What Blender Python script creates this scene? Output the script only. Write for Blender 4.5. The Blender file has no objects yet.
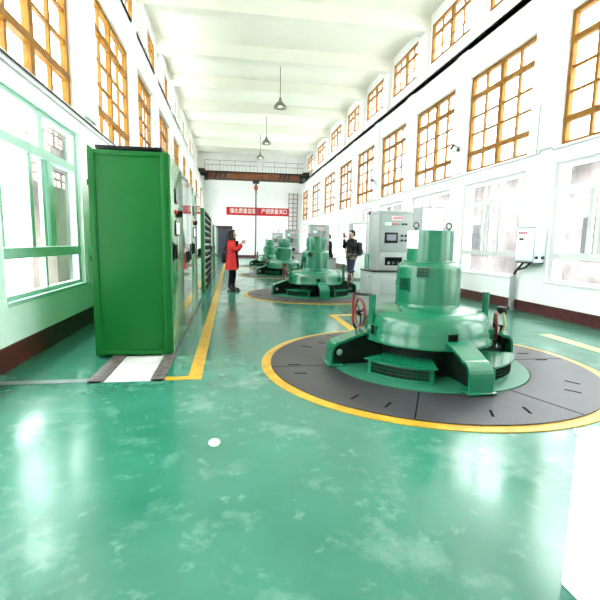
import bpy, bmesh, math, random
from mathutils import Vector, Matrix, Euler
from mathutils.geometry import tessellate_polygon
random.seed(7)
C = bpy.context.scene.collection
S = bpy.context.scene
PI = math.pi

# ------------------------------------------------------------------ materials
def nodes(name):
    m = bpy.data.materials.new(name); m.use_nodes = True
    nt = m.node_tree
    return m, nt, nt.nodes['Principled BSDF']

def paint(name, col, rough=.5, metal=0.0, coat=0.0, var=0.0, scale=6.0, bump=0.0, emit=None, estr=0.0, spec=.5):
    """painted surface with a slight procedural unevenness"""
    m, nt, b = nodes(name)
    b.inputs['Roughness'].default_value = rough
    b.inputs['Metallic'].default_value = metal
    b.inputs['Coat Weight'].default_value = coat
    b.inputs['Coat Roughness'].default_value = .06
    b.inputs['Specular IOR Level'].default_value = spec
    tc = nt.nodes.new('ShaderNodeTexCoord')
    n = nt.nodes.new('ShaderNodeTexNoise'); n.inputs['Scale'].default_value = scale; n.inputs['Detail'].default_value = 5
    nt.links.new(tc.outputs['Object'], n.inputs['Vector'])
    r = nt.nodes.new('ShaderNodeValToRGB')
    d = tuple(max(0, c*(1-var)) for c in col); l = tuple(min(1, c*(1+var)) for c in col)
    r.color_ramp.elements[0].position = .35; r.color_ramp.elements[0].color = (*d, 1)
    r.color_ramp.elements[1].position = .65; r.color_ramp.elements[1].color = (*l, 1)
    nt.links.new(n.outputs['Fac'], r.inputs['Fac']); nt.links.new(r.outputs['Color'], b.inputs['Base Color'])
    if bump:
        bn = nt.nodes.new('ShaderNodeBump'); bn.inputs['Strength'].default_value = bump; bn.inputs['Distance'].default_value = .01
        nt.links.new(n.outputs['Fac'], bn.inputs['Height']); nt.links.new(bn.outputs['Normal'], b.inputs['Normal'])
    if emit:
        b.inputs['Emission Color'].default_value = (*emit, 1); b.inputs['Emission Strength'].default_value = estr
    return m

def glass_mat():
    m = bpy.data.materials.new('window_glass'); m.use_nodes = True; nt = m.node_tree
    for n in list(nt.nodes): nt.nodes.remove(n)
    o = nt.nodes.new('ShaderNodeOutputMaterial'); mx = nt.nodes.new('ShaderNodeMixShader')
    t = nt.nodes.new('ShaderNodeBsdfTransparent'); g = nt.nodes.new('ShaderNodeBsdfGlossy')
    t.inputs['Color'].default_value = (.95, .97, .96, 1); g.inputs['Roughness'].default_value = .02
    lw = nt.nodes.new('ShaderNodeLayerWeight'); f = nt.nodes.new('ShaderNodeMath'); f.operation = 'POWER'; f.inputs[1].default_value = 4.0
    lw.inputs['Blend'].default_value = .5; nt.links.new(lw.outputs['Facing'], f.inputs[0])   # Schlick-style reflectance of a thin pane
    nt.links.new(f.outputs[0], mx.inputs[0]); nt.links.new(t.outputs[0], mx.inputs[1]); nt.links.new(g.outputs[0], mx.inputs[2])
    nt.links.new(mx.outputs[0], o.inputs['Surface'])
    return m

def floor_mat():
    m, nt, b = nodes('green_epoxy_floor')
    L = nt.links.new
    tc = nt.nodes.new('ShaderNodeTexCoord')
    def noise(s, det=6, dist=0.0, rough=.6):
        n = nt.nodes.new('ShaderNodeTexNoise'); n.inputs['Scale'].default_value = s; n.inputs['Detail'].default_value = det
        n.inputs['Distortion'].default_value = dist; n.inputs['Roughness'].default_value = rough
        L(tc.outputs['Object'], n.inputs['Vector']); return n
    def ramp(src, p0, c0, p1, c1):
        r = nt.nodes.new('ShaderNodeValToRGB'); e = r.color_ramp.elements
        e[0].position, e[0].color, e[1].position, e[1].color = p0, c0, p1, c1
        L(src, r.inputs['Fac']); return r
    base = ramp(noise(1.1, 5).outputs['Fac'], .3, (.016, .122, .078, 1), .7, (.034, .178, .122, 1))
    scuff = ramp(noise(2.0, 10, .15, .66).outputs['Fac'], .535, (0, 0, 0, 1), .74, (.7, .7, .7, 1))
    fine = ramp(noise(7.5, 6, .2).outputs['Fac'], .60, (0, 0, 0, 1), .74, (.55, .55, .55, 1))
    mx = nt.nodes.new('ShaderNodeMixRGB'); mx.inputs['Color2'].default_value = (.20, .34, .28, 1)
    L(scuff.outputs['Color'], mx.inputs['Fac']); L(base.outputs['Color'], mx.inputs['Color1'])
    mx2 = nt.nodes.new('ShaderNodeMixRGB'); mx2.inputs['Color2'].default_value = (.19, .34, .28, 1)
    L(fine.outputs['Color'], mx2.inputs['Fac']); L(mx.outputs['Color'], mx2.inputs['Color1'])
    L(mx2.outputs['Color'], b.inputs['Base Color'])
    rr = ramp(noise(1.7, 5, .5).outputs['Fac'], .3, (.11, .11, .11, 1), .75, (.28, .28, .28, 1))
    L(rr.outputs['Color'], b.inputs['Roughness'])
    b.inputs['Specular IOR Level'].default_value = .6
    bn = nt.nodes.new('ShaderNodeBump'); bn.inputs['Strength'].default_value = .06; bn.inputs['Distance'].default_value = .02
    L(noise(3.5, 3).outputs['Fac'], bn.inputs['Height']); L(bn.outputs['Normal'], b.inputs['Normal'])
    return m

def checker_plate(name, c0, c1, scale=60, rough=.45, metal=0.0, amount=.6):
    m, nt, b = nodes(name); L = nt.links.new
    tc = nt.nodes.new('ShaderNodeTexCoord')
    v = nt.nodes.new('ShaderNodeTexChecker'); v.inputs['Scale'].default_value = scale
    v.inputs['Color1'].default_value = (*c0, 1); v.inputs['Color2'].default_value = (*c1, 1)
    mp = nt.nodes.new('ShaderNodeMapping'); mp.inputs['Rotation'].default_value = (0, 0, .6)
    L(tc.outputs['Object'], mp.inputs['Vector']); L(mp.outputs['Vector'], v.inputs['Vector'])
    n = nt.nodes.new('ShaderNodeTexNoise'); n.inputs['Scale'].default_value = 2.2; n.inputs['Detail'].default_value = 8
    L(tc.outputs['Object'], n.inputs['Vector'])
    r = nt.nodes.new('ShaderNodeValToRGB'); r.color_ramp.elements[0].position = .35; r.color_ramp.elements[1].position = .75
    r.color_ramp.elements[0].color = (.75, .75, .75, 1); r.color_ramp.elements[1].color = (1.5, 1.45, 1.5, 1)
    L(n.outputs['Fac'], r.inputs['Fac'])
    mx = nt.nodes.new('ShaderNodeMixRGB'); mx.blend_type = 'MULTIPLY'; mx.inputs['Fac'].default_value = amount
    L(v.outputs['Color'], mx.inputs['Color1']); L(r.outputs['Color'], mx.inputs['Color2'])
    L(mx.outputs['Color'], b.inputs['Base Color'])
    b.inputs['Roughness'].default_value = rough; b.inputs['Metallic'].default_value = metal
    bn = nt.nodes.new('ShaderNodeBump'); bn.inputs['Strength'].default_value = .25; bn.inputs['Distance'].default_value = .004
    L(v.outputs['Fac'], bn.inputs['Height']); L(bn.outputs['Normal'], b.inputs['Normal'])
    return m

def camo_mat():
    m, nt, b = nodes('camouflage_cloth'); L = nt.links.new
    tc = nt.nodes.new('ShaderNodeTexCoord'); v = nt.nodes.new('ShaderNodeTexVoronoi'); v.inputs['Scale'].default_value = 14
    L(tc.outputs['Object'], v.inputs['Vector'])
    r = nt.nodes.new('ShaderNodeValToRGB'); r.color_ramp.interpolation = 'CONSTANT'
    e = r.color_ramp.elements; e[0].color = (.02, .02, .018, 1); e[1].position = .62; e[1].color = (.35, .25, .13, 1)
    q = e.new(.45); q.color = (.06, .06, .035, 1)
    L(v.outputs['Color'], r.inputs['Fac']); L(r.outputs['Color'], b.inputs['Base Color']); b.inputs['Roughness'].default_value = .9
    return m

M = dict(
    wall=paint('white_wall_paint', (.86, .86, .85), .6, var=.02, scale=2),
    far=paint('far_wall_paint', (.80, .80, .79), .7, var=.03, scale=1.5),
    ceil=paint('cream_ceiling_paint', (.80, .79, .71), .8, var=.02, scale=1),
    floor=floor_mat(),
    dado=paint('pale_mint_wall_reflection', (.66, .84, .74), .35, var=.03, scale=2),
    skirt=paint('dark_red_skirting_paint', (.065, .009, .008), .45, var=.45, scale=9),
    orange=paint('ochre_window_paint', (.25, .105, .009), .5, var=.18, scale=8, spec=.2),
    wframe=paint('white_window_frame', (.64, .64, .63), .4),
    mint=paint('mint_aluminium', (.34, .54, .45), .3, var=.04, metal=.0),
    glass=glass_mat(),
    cab=paint('green_cabinet_paint', (.0045, .112, .018), .42, var=.04, scale=3, spec=.2),
    cabdoor=paint('green_cabinet_door_paint', (.024, .17, .048), .22, coat=.5, var=.03, scale=3),
    mirror=paint('cabinet_door_glass', (.05, .09, .07), .03, coat=1.0, spec=1.0),
    mach=paint('green_machine_enamel', (.003, .125, .056), .27, coat=.22, var=.05, scale=5),
    darkmach=paint('blackish_green_enamel_and_hub_shade', (.002, .008, .005), .5, spec=.2),  # enamel of the arm webs, and painted-in shade on the hub
    plate=checker_plate('green_checker_plate', (.010, .11, .058), (.016, .145, .078), 70),
    ring=checker_plate('grey_checker_plate', (.021, .019, .0225), (.034, .031, .037), 36, .4, amount=.8),
    black=paint('black_plastic', (.004, .004, .0045), .4, spec=.25),
    void=paint('dark_opening', (.003, .004, .0035), .9, spec=.1),
    rope=paint('dark_steel', (.05, .05, .055), .5, metal=.3),
    steel=paint('grey_steel', (.26, .27, .28), .35, metal=.7, var=.1, scale=12),
    galv=paint('galvanised_steel', (.36, .38, .40), .4, metal=.3, var=.08),
    rail=paint('worn_floor_channel', (.085, .07, .065), .55, var=.5, scale=14),
    yellow=paint('yellow_line_paint', (.48, .27, .008), .35, var=.2, scale=7),
    yellowworn=paint('worn_yellow_line_paint', (.40, .40, .20), .3, var=.12, scale=3),
    white=paint('white_sheet_paint', (.86, .87, .86), .4),
    concrete=paint('pale_trench_concrete', (.52, .52, .50), .6, var=.22, scale=5),
    panel=paint('pale_grey_panel_paint', (.28, .31, .30), .35, var=.02),
    boxp=paint('pale_blue_grey_box_paint', (.36, .44, .43), .35),
    red=paint('red_enamel', (.19, .006, .007), .35, coat=.3, var=.1),
    banner=paint('red_banner_cloth', (.46, .006, .012), .7, var=.06, scale=2),
    redbtn=paint('red_button', (.6, .04, .03), .35),
    redtxt=paint('crimson_lettering', (.45, .02, .10), .6),
    pinkplate=paint('pale_pink_plate', (.85, .70, .74), .5),
    greenled=paint('lit_green_lamp', (.2, .75, .5), .3, emit=(.25, 1, .6), estr=.6),
    greenbtn=paint('green_button', (.05, .45, .28), .3),
    screen=paint('grey_display', (.16, .15, .20), .15),
    bone=paint('white_lettering', (.88, .88, .86), .6),
    crane=paint('rusty_orange_crane_paint', (.16, .048, .012), .5, var=.35, scale=2.5),
    cranedark=paint('dark_crane_paint', (.015, .012, .012), .6, var=.3),
    hook=paint('orange_hook_paint', (.55, .10, .04), .4),
    rusty=paint('dark_red_ladder_paint', (.16, .05, .05), .5),
    door=paint('slate_roller_door_paint', (.030, .032, .052), .5, var=.08),
    lamp=paint('grey_lamp_metal', (.24, .235, .20), .4, metal=.5, var=.1),
    bulb=paint('lamp_globe', (.9, .9, .85), .3, emit=(1, .95, .85), estr=1.5),
    coat=paint('red_wool_coat', (.44, .008, .006), .8, var=.12, scale=14),
    blackcloth=paint('black_cloth', (.004, .004, .005), .9, spec=.15, var=.3, scale=14),
    blackjacket=paint('black_padded_jacket', (.006, .006, .007), .7, spec=.2, var=.4, scale=14),
    camo=camo_mat(),
    jeans=paint('dark_blue_denim', (.012, .022, .055), .85, var=.2, scale=18),
    skin=paint('skin', (.40, .23, .165), .5, var=.05),
    hair=paint('black_hair', (.004, .0035, .0035), .5, spec=.25, var=.3, scale=20),
    leather=paint('black_leather', (.005, .005, .0055), .35, spec=.3),
    brown=paint('brown_boot_leather', (.09, .045, .025), .5),
    lip=paint('lip', (.45, .10, .09), .5),
    outbrown=paint('grey_brown_render', (.085, .070, .062), .9, var=.5, scale=1.2),
    outpink=paint('pinkish_render', (.175, .150, .150), .9, var=.45, scale=.9),
    outwin=paint('outdoor_window', (.05, .05, .055), .2),
    phonewhite=paint('white_phone_shell', (.8, .8, .8), .25),
)

# ------------------------------------------------------------------ mesh builder
class MB:
    def __init__(s): s.bm = bmesh.new(); s.mats = []
    def mi(s, m):
        if m is None: return 0
        if m not in s.mats: s.mats.append(m)
        return s.mats.index(m)
    def _add(s, vs, fs, m, smooth=False, mat4=None):
        bv = [s.bm.verts.new(mat4 @ Vector(v) if mat4 else v) for v in vs]
        out = []
        for f in fs:
            try:
                q = s.bm.faces.new([bv[i] for i in f]); q.material_index = s.mi(m); q.smooth = smooth; out.append(q)
            except ValueError: pass
        return bv, out
    def box(s, x0, x1, y0, y1, z0, z1, m=None, bev=0.0, mat4=None):
        vs = [(x, y, z) for x in (x0, x1) for y in (y0, y1) for z in (z0, z1)]
        fs = [(0, 1, 3, 2), (4, 6, 7, 5), (0, 4, 5, 1), (2, 3, 7, 6), (0, 2, 6, 4), (1, 5, 7, 3)]
        bv, bf = s._add(vs, fs, m, False, mat4)
        if bev:
            es = list({e for f in bf for e in f.edges})
            r = bmesh.ops.bevel(s.bm, geom=es, offset=bev, segments=2, affect='EDGES', profile=.5)
            for f in r['faces']: f.material_index = s.mi(m)
        return s
    def lathe(s, prof, m=None, seg=48, mat4=None, a0=0.0, a1=2*PI, caps=True):
        full = abs(a1-a0-2*PI) < 1e-6; n = seg if full else seg+1
        vs, fs = [], []
        for (r, z) in prof:
            for i in range(n):
                a = a0+(a1-a0)*i/seg
                vs.append((r*math.cos(a), r*math.sin(a), z))
        for j in range(len(prof)-1):
            for i in range(seg):
                i2 = (i+1) % n
                fs.append((j*n+i, j*n+i2, (j+1)*n+i2, (j+1)*n+i))
        if full and caps:
            if prof[0][0] > 1e-5: fs.append(tuple(range(n-1, -1, -1)))
            if prof[-1][0] > 1e-5: fs.append(tuple((len(prof)-1)*n+i for i in range(n)))
        s._add(vs, fs, m, True, mat4); return s
    def cyl(s, p0, p1, r, m=None, seg=20, r2=None):
        p0, p1 = Vector(p0), Vector(p1); d = p1-p0
        q = d.to_track_quat('Z', 'Y').to_matrix().to_4x4(); q.translation = p0
        return s.lathe([(r, 0), (r if r2 is None else r2, d.length)], m, seg, q)
    def tube(s, pts, r, m=None, seg=8, closed=False):
        pts = [Vector(p) for p in pts]; n = len(pts); vs, fs = [], []
        up = Vector((0, 0, 1)); prev = None
        for i, p in enumerate(pts):
            a = pts[(i-1) % n] if (closed or i > 0) else p
            b = pts[(i+1) % n] if (closed or i < n-1) else p
            t = (b-a).normalized()
            if prev is None:
                x = t.cross(up)
                if x.length < .05: x = t.cross(Vector((1, 0, 0)))
            else: x = prev-t*prev.dot(t)
            x.normalize(); y = t.cross(x); prev = x
            rr = r[i] if isinstance(r, (list, tuple)) else r
            for k in range(seg):
                a2 = 2*PI*k/seg; vs.append(p+x*rr*math.cos(a2)+y*rr*math.sin(a2))
        for i in range(n if closed else n-1):
            j = (i+1) % n
            for k in range(seg):
                k2 = (k+1) % seg; fs.append((i*seg+k, i*seg+k2, j*seg+k2, j*seg+k))
        if not closed:
            fs.append(tuple(range(seg-1, -1, -1))); fs.append(tuple((n-1)*seg+k for k in range(seg)))
        s._add(vs, fs, m, True); return s
    def prism(s, poly, ext, m=None, holes=(), smooth=False):
        """3D polygon (with holes) pushed along the vector ext"""
        ext = Vector(ext); loops = [[Vector(p) for p in poly]]+[[Vector(p) for p in h] for h in holes]
        flat = [p for l in loops for p in l]; n = len(flat)
        tris = tessellate_polygon(loops)
        vs = flat+[p+ext for p in flat]
        fs = [tuple(t) for t in tris]+[tuple(i+n for i in reversed(t)) for t in tris]
        o = 0
        for l in loops:
            k = len(l)
            for i in range(k): fs.append((o+i, o+(i+1) % k, o+(i+1) % k+n, o+i+n))
            o += k
        s._add(vs, fs, m, smooth); return s
    def sphere(s, c, r, m=None, seg=16, sc=(1, 1, 1), rot=None):
        prof = [(r*math.sin(PI*i/10), -r*math.cos(PI*i/10)) for i in range(11)]
        prof[0] = (1e-6, -r); prof[-1] = (1e-6, r)
        q = Matrix.Translation(Vector(c)) @ (rot.to_matrix().to_4x4() if rot else Matrix.Identity(4)) @ Matrix.Diagonal((*sc, 1))
        return s.lathe(prof, m, seg, q, caps=False)
    def mesh(s, me, m, mat4=None):
        vs = [v.co.copy() for v in me.vertices]
        s._add(vs, [tuple(p.vertices) for p in me.polygons], m, True, mat4); return s
    def build(s, name, parent=None, mat=None, loc=None, sharp=40):
        if not s.mats: s.mats = [mat or M['white']]
        bmesh.ops.recalc_face_normals(s.bm, faces=s.bm.faces)
        me = bpy.data.meshes.new(name); s.bm.to_mesh(me); s.bm.free()
        for m in s.mats: me.materials.append(m)
        try: me.set_sharp_from_angle(angle=math.radians(sharp))
        except Exception: pass
        o = bpy.data.objects.new(name, me); C.objects.link(o)
        if parent: o.parent = parent
        if loc: o.location = loc
        return o

def tag(o, label=None, cat=None, group=None, kind=None):
    if label: o['label'] = label
    if cat: o['category'] = cat
    if group: o['group'] = group
    if kind: o['kind'] = kind
    return o
def thing(name, label, cat, loc=(0, 0, 0), rz=0.0, group=None, kind=None):
    o = bpy.data.objects.new(name, None); C.objects.link(o); o.empty_display_size = .1
    o.location = loc; o.rotation_euler = (0, 0, rz)
    return tag(o, label, cat, group, kind)
def dup(root, loc, label, rz=None):
    r = root.copy(); C.objects.link(r); r.location = loc; r['label'] = label
    if rz is not None: r.rotation_euler = (0, 0, rz)
    for ch in list(root.children):
        c = ch.copy(); C.objects.link(c); c.parent = r
        for g in list(ch.children):
            d = g.copy(); C.objects.link(d); d.parent = c
    return r
def text_mesh(body, size, sx=1.0):
    cu = bpy.data.curves.new('lettering', 'FONT'); cu.body = body; cu.size = size; cu.extrude = .004
    cu.align_x = 'CENTER'; cu.align_y = 'CENTER'
    o = bpy.data.objects.new('lettering', cu); C.objects.link(o)
    dg = bpy.context.evaluated_depsgraph_get(); dg.update()
    me = bpy.data.meshes.new_from_object(o.evaluated_get(dg))
    bpy.data.objects.remove(o); bpy.data.curves.remove(cu)
    return me
ROTX = Matrix.Rotation(PI/2, 4, 'X')       # lettering that faces -Y
ROTL = Matrix.Rotation(-PI/2, 4, 'Z') @ ROTX  # lettering that faces -X

# ------------------------------------------------------------------ room
XL, XR, XU = -2.2, 5.9, .40      # lower walls, setback of the upper wall
Y0, YF = -4.0, 37.0
ZL, ZC = 6.25, 8.5
WR = [(-1.55, .80), (1.68, 4.02), (4.92, 7.26), (8.15, 10.46), (11.2, 13.61), (14.5, 16.82), (17.82, 20.12), (21.2, 23.45), (24.7, 27.4), (28.75, 31.6), (33.3, 35.75)]
WL = [(a-.05, b+.05) for a, b in WR]; WL[2] = (4.66, 7.06); WL[3] = (8.1, 10.77); WL[4] = (11.3, 13.62); WL[5] = (14.65, 17.2); WL[6] = (18.0, 20.5)
WR = [(a, b*1.012) for a, b in WR]
REC = .09   # depth of the window reveals
SILL, HEAD, LO0, LO1, UP0, UP1 = 3.14, 5.45, .64, 2.84, 6.98, 8.15

def struct(name, mb, mat, label=None, cat=None, parent=None):
    o = mb.build(name, parent, mat)
    if not parent: tag(o, label, cat, kind='structure')
    return o

def side_wall(side):
    left = side == 'left'; W = WL if left else WR; mb = MB()
    xa, xb = (XL-.16, XL) if left else (XR, XR+.35)
    ua, ub = (XL-XU-.3, XL-XU) if left else (XR+XU, XR+XU+.3)
    for lo, hi, rows in ((0, ZL, [(LO0, LO1), (SILL, HEAD)]), (ZL, ZC, [(UP0, UP1)])):
        x0, x1 = (xa, xb) if lo == 0 else (ua, ub)
        y = Y0
        for a, b in W:
            mb.box(x0, x1, y, a, lo, hi); y = b
            z = lo
            for r0, r1 in rows: mb.box(x0, x1, a, b, z, r0); z = r1
            mb.box(x0, x1, a, b, z, hi)
        mb.box(x0, x1, y, YF, lo, hi)
    if left: mb.box(ua, xb, Y0, YF, ZL-.12, ZL)
    else: mb.box(xa, ub, Y0, YF, ZL-.12, ZL)
    # shallow plaster pilasters between the windows and above the ledge
    for i in range(len(W)-1):
        a, b = W[i][1], W[i+1][0]; c = (a+b)/2; w = min(.26, (b-a)/2-.05)
        if left: mb.box(xb, xb+.05, c-w, c+w, 3.16, ZL-.12); mb.box(ub, ub+.16, c-w, c+w, ZL, ZC)
        else: mb.box(xa-.05, xa, c-w, c+w, 3.16, ZL-.12); mb.box(ua-.16, ua, c-w, c+w, ZL, ZC)
    return struct('wall_'+side, mb, M['wall'], 'white painted long wall on the %s with rows of windows' % side, 'wall')
side_wall('left'); side_wall('right')
mb = MB(); mb.box(XL-.8, XR+.8, Y0, YF+.3, -.2, 0)
struct('floor', mb, M['floor'], 'glossy green painted floor with white scuffs', 'floor')
mb = MB(); mb.box(XL-.75, XR+.75, Y0, YF+.3, ZC, ZC+.2)
for yb in (3.0, 7.7, 10.83, 14.05, 17.3, 20.65, 24.05, 28.1, 32.45):
    mb.box(XL-XU, XR+XU, yb-.2, yb+.2, 8.02, ZC)
struct('ceiling', mb, M['ceil'], 'cream ceiling with wide cross beams', 'ceiling')
mb = MB(); mb.box(XL-.75, XR+.75, YF, YF+.3, 0, ZC)
struct('wall_far', mb, M['far'], 'plain white end wall behind the crane and banner', 'wall')
# wall behind the photographer
mb = MB(); mb.box(XL-.75, XR+.75, Y0-.3, Y0, 0, ZC)
struct('wall_near', mb, M['wall'], 'white end wall behind the viewer', 'wall')
# crane runways: dark rails on the ledges
for side, x in (('left', XL-.13), ('right', XR+.13)):
    mb = MB(); mb.box(x-.05, x+.05, Y0, YF, ZL, ZL+.03); mb.box(x-.015, x+.015, Y0, YF, ZL+.03, ZL+.10); mb.box(x-.04, x+.04, Y0, YF, ZL+.10, ZL+.13)
    struct('trim_%d' % (1 if side == 'left' else 2), mb, M['cranedark'], 'dark crane rail running along the ledge of the %s wall' % side, 'rail')
# skirtings
mb = MB(); mb.box(XL, XL+.03, Y0, YF, 0, .24); struct('baseboard_left', mb, M['skirt'], 'dark red painted skirting along the left wall', 'baseboard')
mb = MB(); mb.box(XR-.03, XR, Y0, YF, 0, .21); struct('baseboard_right', mb, M['skirt'], 'dark red painted skirting along the right wall', 'baseboard')
mb = MB(); mb.box(XL, XR, YF-.03, YF, 0, .22); struct('baseboard_far', mb, M['skirt'], 'dark red painted skirting along the far end wall', 'baseboard')
# green floor's reflection painted as a pale mint band low on the left wall
mb = MB()
mb.box(XL, XL+.012, Y0, YF, .24, LO0)
for i in range(len(WL)-1): mb.box(XL, XL+.012, WL[i][1]+.06, WL[i+1][0]-.06, LO0, 1.2)
struct('trim_3', mb, M['dado'], 'lower band of the left wall with a painted-in pale mint reflection', 'wall tint')

WN = [0]
ORD = ['behind the viewer', 'beside the viewer', 'nearest in view', 'second in view', 'third in view', 'fourth in view', 'fifth in view', 'sixth in view', 'seventh in view', 'eighth in view', 'ninth in view']
def window(x, dirn, y0, y1, z0, z1, kind, label):
    """dirn +1: the room lies on the +X side"""
    WN[0] += 1
    root = thing('window_%d' % WN[0], label, 'window', (x, (y0+y1)/2, z0), kind='structure')
    w, h = y1-y0, z1-z0; hw = w/2
    f = MB(); d = .09
    nb_ = [0]
    def bar(ya, yb, za, zb, t=d, off=0.0):
        nb_[0] += 1; off += .0011*nb_[0]; t -= .0005*nb_[0]
        xs = sorted((-dirn*(t+off), -dirn*off)); f.box(xs[0], xs[1], ya, yb, za, zb)
    if kind == 'orange':
        t = .075
        bar(-hw, -hw+t, 0, h); bar(hw-t, hw, 0, h); bar(-hw, hw, 0, .07); bar(-hw, hw, h-.07, h)
        bar(-.06, .06, 0, h)
        for zz in (.46, h-.50): bar(-hw, hw, zz-.05, zz+.05, d, -.012)
        for s in (-1, 1):
            c = s*(hw/2+.0); bar(c-.03, c+.03, 0, h, .055, .015)
        n0, n1 = .51, h-.55
        for k in (1, 2): zz = n0+(n1-n0)*k/3; bar(-hw, hw, zz-.022, zz+.022, .05, .015)
        m = M['orange']
    elif kind == 'clere':
        t = .075
        bar(-hw, -hw+t, 0, h); bar(hw-t, hw, 0, h); bar(-hw, hw, 0, .07); bar(-hw, hw, h-.07, h); bar(-.06, .06, 0, h)
        for s in (-1, 1): bar(s*hw/2-.025, s*hw/2+.025, 0, h, .05, .02)
        bar(-hw, hw, h-.40, h-.33, d, -.01); bar(-hw, hw, .36, .39, .04, .025)
        m = M['orange']
    else:
        t = .10
        zr = [0, .46-.02, h-.52, h]
        bar(-hw, -hw+t, 0, h, .08, .06); bar(hw-t, hw, 0, h, .08, .06); bar(-hw, hw, 0, .06, .08, .06); bar(-hw, hw, h-.06, h, .08, .06)
        bar(-hw, hw, .44, .56, .10, .05); bar(-hw, hw, h-.57, h-.46, .10, .05)
        bar(-.07, .07, h-.455, h-.065, .08, .06); bar(-.03, .03, .065, .435, .06, .07)
        for c, o in ((-hw+t+.03, .05), (-.36, .05), (-.27, .09), (.10, .09), (.20, .05), (.42, .10)):
            bar(c-.045, c+.045, .565, h-.575, .05, o)
        m = M['mint'] if kind == 'mint' else M['wframe']
        bar(-hw-.015, hw+.015, -.03, .012, .16, -.03)
    f.build('window_frame', root, m)
    g = MB(); xs = sorted((-dirn*.085, -dirn*.091) if kind in ('orange', 'clere') else (-dirn*.115, -dirn*.121))
    if kind in ('orange', 'clere'): xs = sorted((-dirn*.045, -dirn*.051))
    g.box(xs[0], xs[1], -hw+.03, hw-.03, .03, h-.03); g.build('pane', root, M['glass'])
for side, W, x, dn in (('left', WL, XL, 1), ('right', WR, XR, -1)):
    for i, (a, b) in enumerate(W):
        lab = '%s on the %s wall'
        lk = 'mint' if side == 'left' else 'white'
        window(x, dn, a, b, LO0, LO1, lk, '%s framed sliding window low on the %s wall, %s' % ('mint green' if side == 'left' else 'white', side, ORD[i]))
        window(x-dn*REC, dn, a, b, SILL, HEAD, 'orange', 'tall ochre framed window of small panes on the %s wall, %s' % (side, ORD[i]))
        xu = x-XU-REC if side == 'left' else x+XU
        window(xu, dn, a+.05, b-.05, UP0, UP1, 'clere', 'small ochre framed top window under the ceiling on the %s wall, %s' % (side, ORD[i]))

# buildings outside, glimpsed through the lower windows
def outside(x0, x1, y0, y1, h, m, label):
    r = thing('neighbouring_building', label, 'building', ((x0+x1)/2, (y0+y1)/2, -.2)); hx, hy = (x1-x0)/2, (y1-y0)/2
    p = MB(); p.box(-hx, hx, -hy, hy, 0, h, m); p.build('building_walls', r)
    p = MB(); p.box(-hx-.2, hx+.2, -hy-.2, hy+.2, h, h+.12, M['wframe']); p.build('roof_slab', r)
    sx = hx if x1 < 0 else -hx; e = .02 if x1 < 0 else -.02
    n = max(1, int((y1-y0)/3))
    for k in range(n):
        y = -hy+(y1-y0)*(k+.5)/n; a, b = sorted((sx-e, sx+e)); p = MB(); p.box(a, b, y-.6, y+.6, 1.1, 2.4, M['outwin']); p.build('building_window', r)
outside(-4.6, -4.05, 11.0, 22, 4.0, M['outbrown'], 'grey-brown building outside, glimpsed through the far panes of the mint framed window')
outside(10.5, 16.0, 6.5, 40, 4.0, M['outpink'], 'pale pinkish building outside the white framed windows of the right wall')
mb = MB(); mb.box(-40, 45, -30, 60, -.6, -.25)
tag(mb.build('outside_ground', None, M['white']), 'pale paved ground outside the hall', 'ground', kind='structure')

# dark roller door in the far wall
d = thing('door_1', 'dark slate blue roller door in the far end wall', 'door', (-.95, YF, 0), kind='structure')
mb = MB(); mb.box(-1.02, 1.02, -.06, -.005, 0, 2.35)
for k in range(18): mb.box(-1.0, 1.0, -.075, -.06, .05+k*.125, .13+k*.125)
mb.build('door_panel', d, M['door'])
mb = MB(); mb.box(-1.1, 1.1, -.10, -.005, 2.35, 2.62); mb.build('door_header', d, M['cranedark'])

# ------------------------------------------------------------------ floor markings
def flat(name, boxes, mat, label, cat='floor marking'):
    mb = MB()
    for (x0, x1, y0, y1, z0, z1) in boxes: mb.box(x0, x1, y0, y1, z0, z1)
    return tag(mb.build(name, None, mat), label, cat, kind='structure')
T = .004
flat('trim_4', [(-.41, -.28, 4.06, 36, 0, T), (-.62, -.41, 4.06, 4.16, 0, T)], M['yellow'], 'long yellow floor line beside the green cabinets')
def gen_lines(yg, n):
    flat('trim_%d' % n, [(1.78, 1.90, yg+1.80, yg+3.25, 0, T), (1.90, 3.5, yg+3.13, yg+3.25, 0, T), (1.90, 3.0, yg+1.78, yg+1.88, 0, T)], M['yellow'], 'yellow floor lines around the panel behind the %s generator' % ('nearest', 'second', 'third', 'farthest')[n-5])
GY = [4.40, 10.75, 17.35, 23.9]; GX = 2.12
for i, y in enumerate(GY): gen_lines(y, 5+i)
flat('trim_9', [(4.55, 4.75, 4.2, 5.7, 0, T)], M['yellowworn'], 'worn faint yellow line on the floor by the right wall')
flat('trim_10', [(-1.16, -.745, 4.06, 9.7, 0, T)], M['concrete'], 'white concrete strip between the two channels under the cabinets')
flat('trim_11', [(XL+.03, -1.30, 4.07, 4.17, 0, .006)], M['steel'], 'shiny metal strip across the floor at the left wall')
for x0, x1, lab in ((-1.30, -1.16, 'worn dark steel channel on the floor, nearer the left wall'), (-.745, -.625, 'worn dark steel channel on the floor, nearer the yellow line')):
    mb = MB(); mb.box(x0, x1, 4.05, 9.7, 0, .020, M['rail'], .004); mb.box(x0+.02, x1-.02, 4.045, 4.05, .004, .017, M['void'])
    tag(mb.build('floor_channel'), lab, 'channel', 'floor channels under the cabinets')
mb = MB(); mb.lathe([(1e-5, .004), (.028, .004), (.038, .002), (.038, 0)], M['white'], 9, Matrix.Diagonal((1.0, 1.5, 1, 1)))
tag(mb.build('paper_scrap', None, None, (-.11, 2.72, 0)), 'small white scrap lying on the open green floor', 'scrap')

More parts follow.
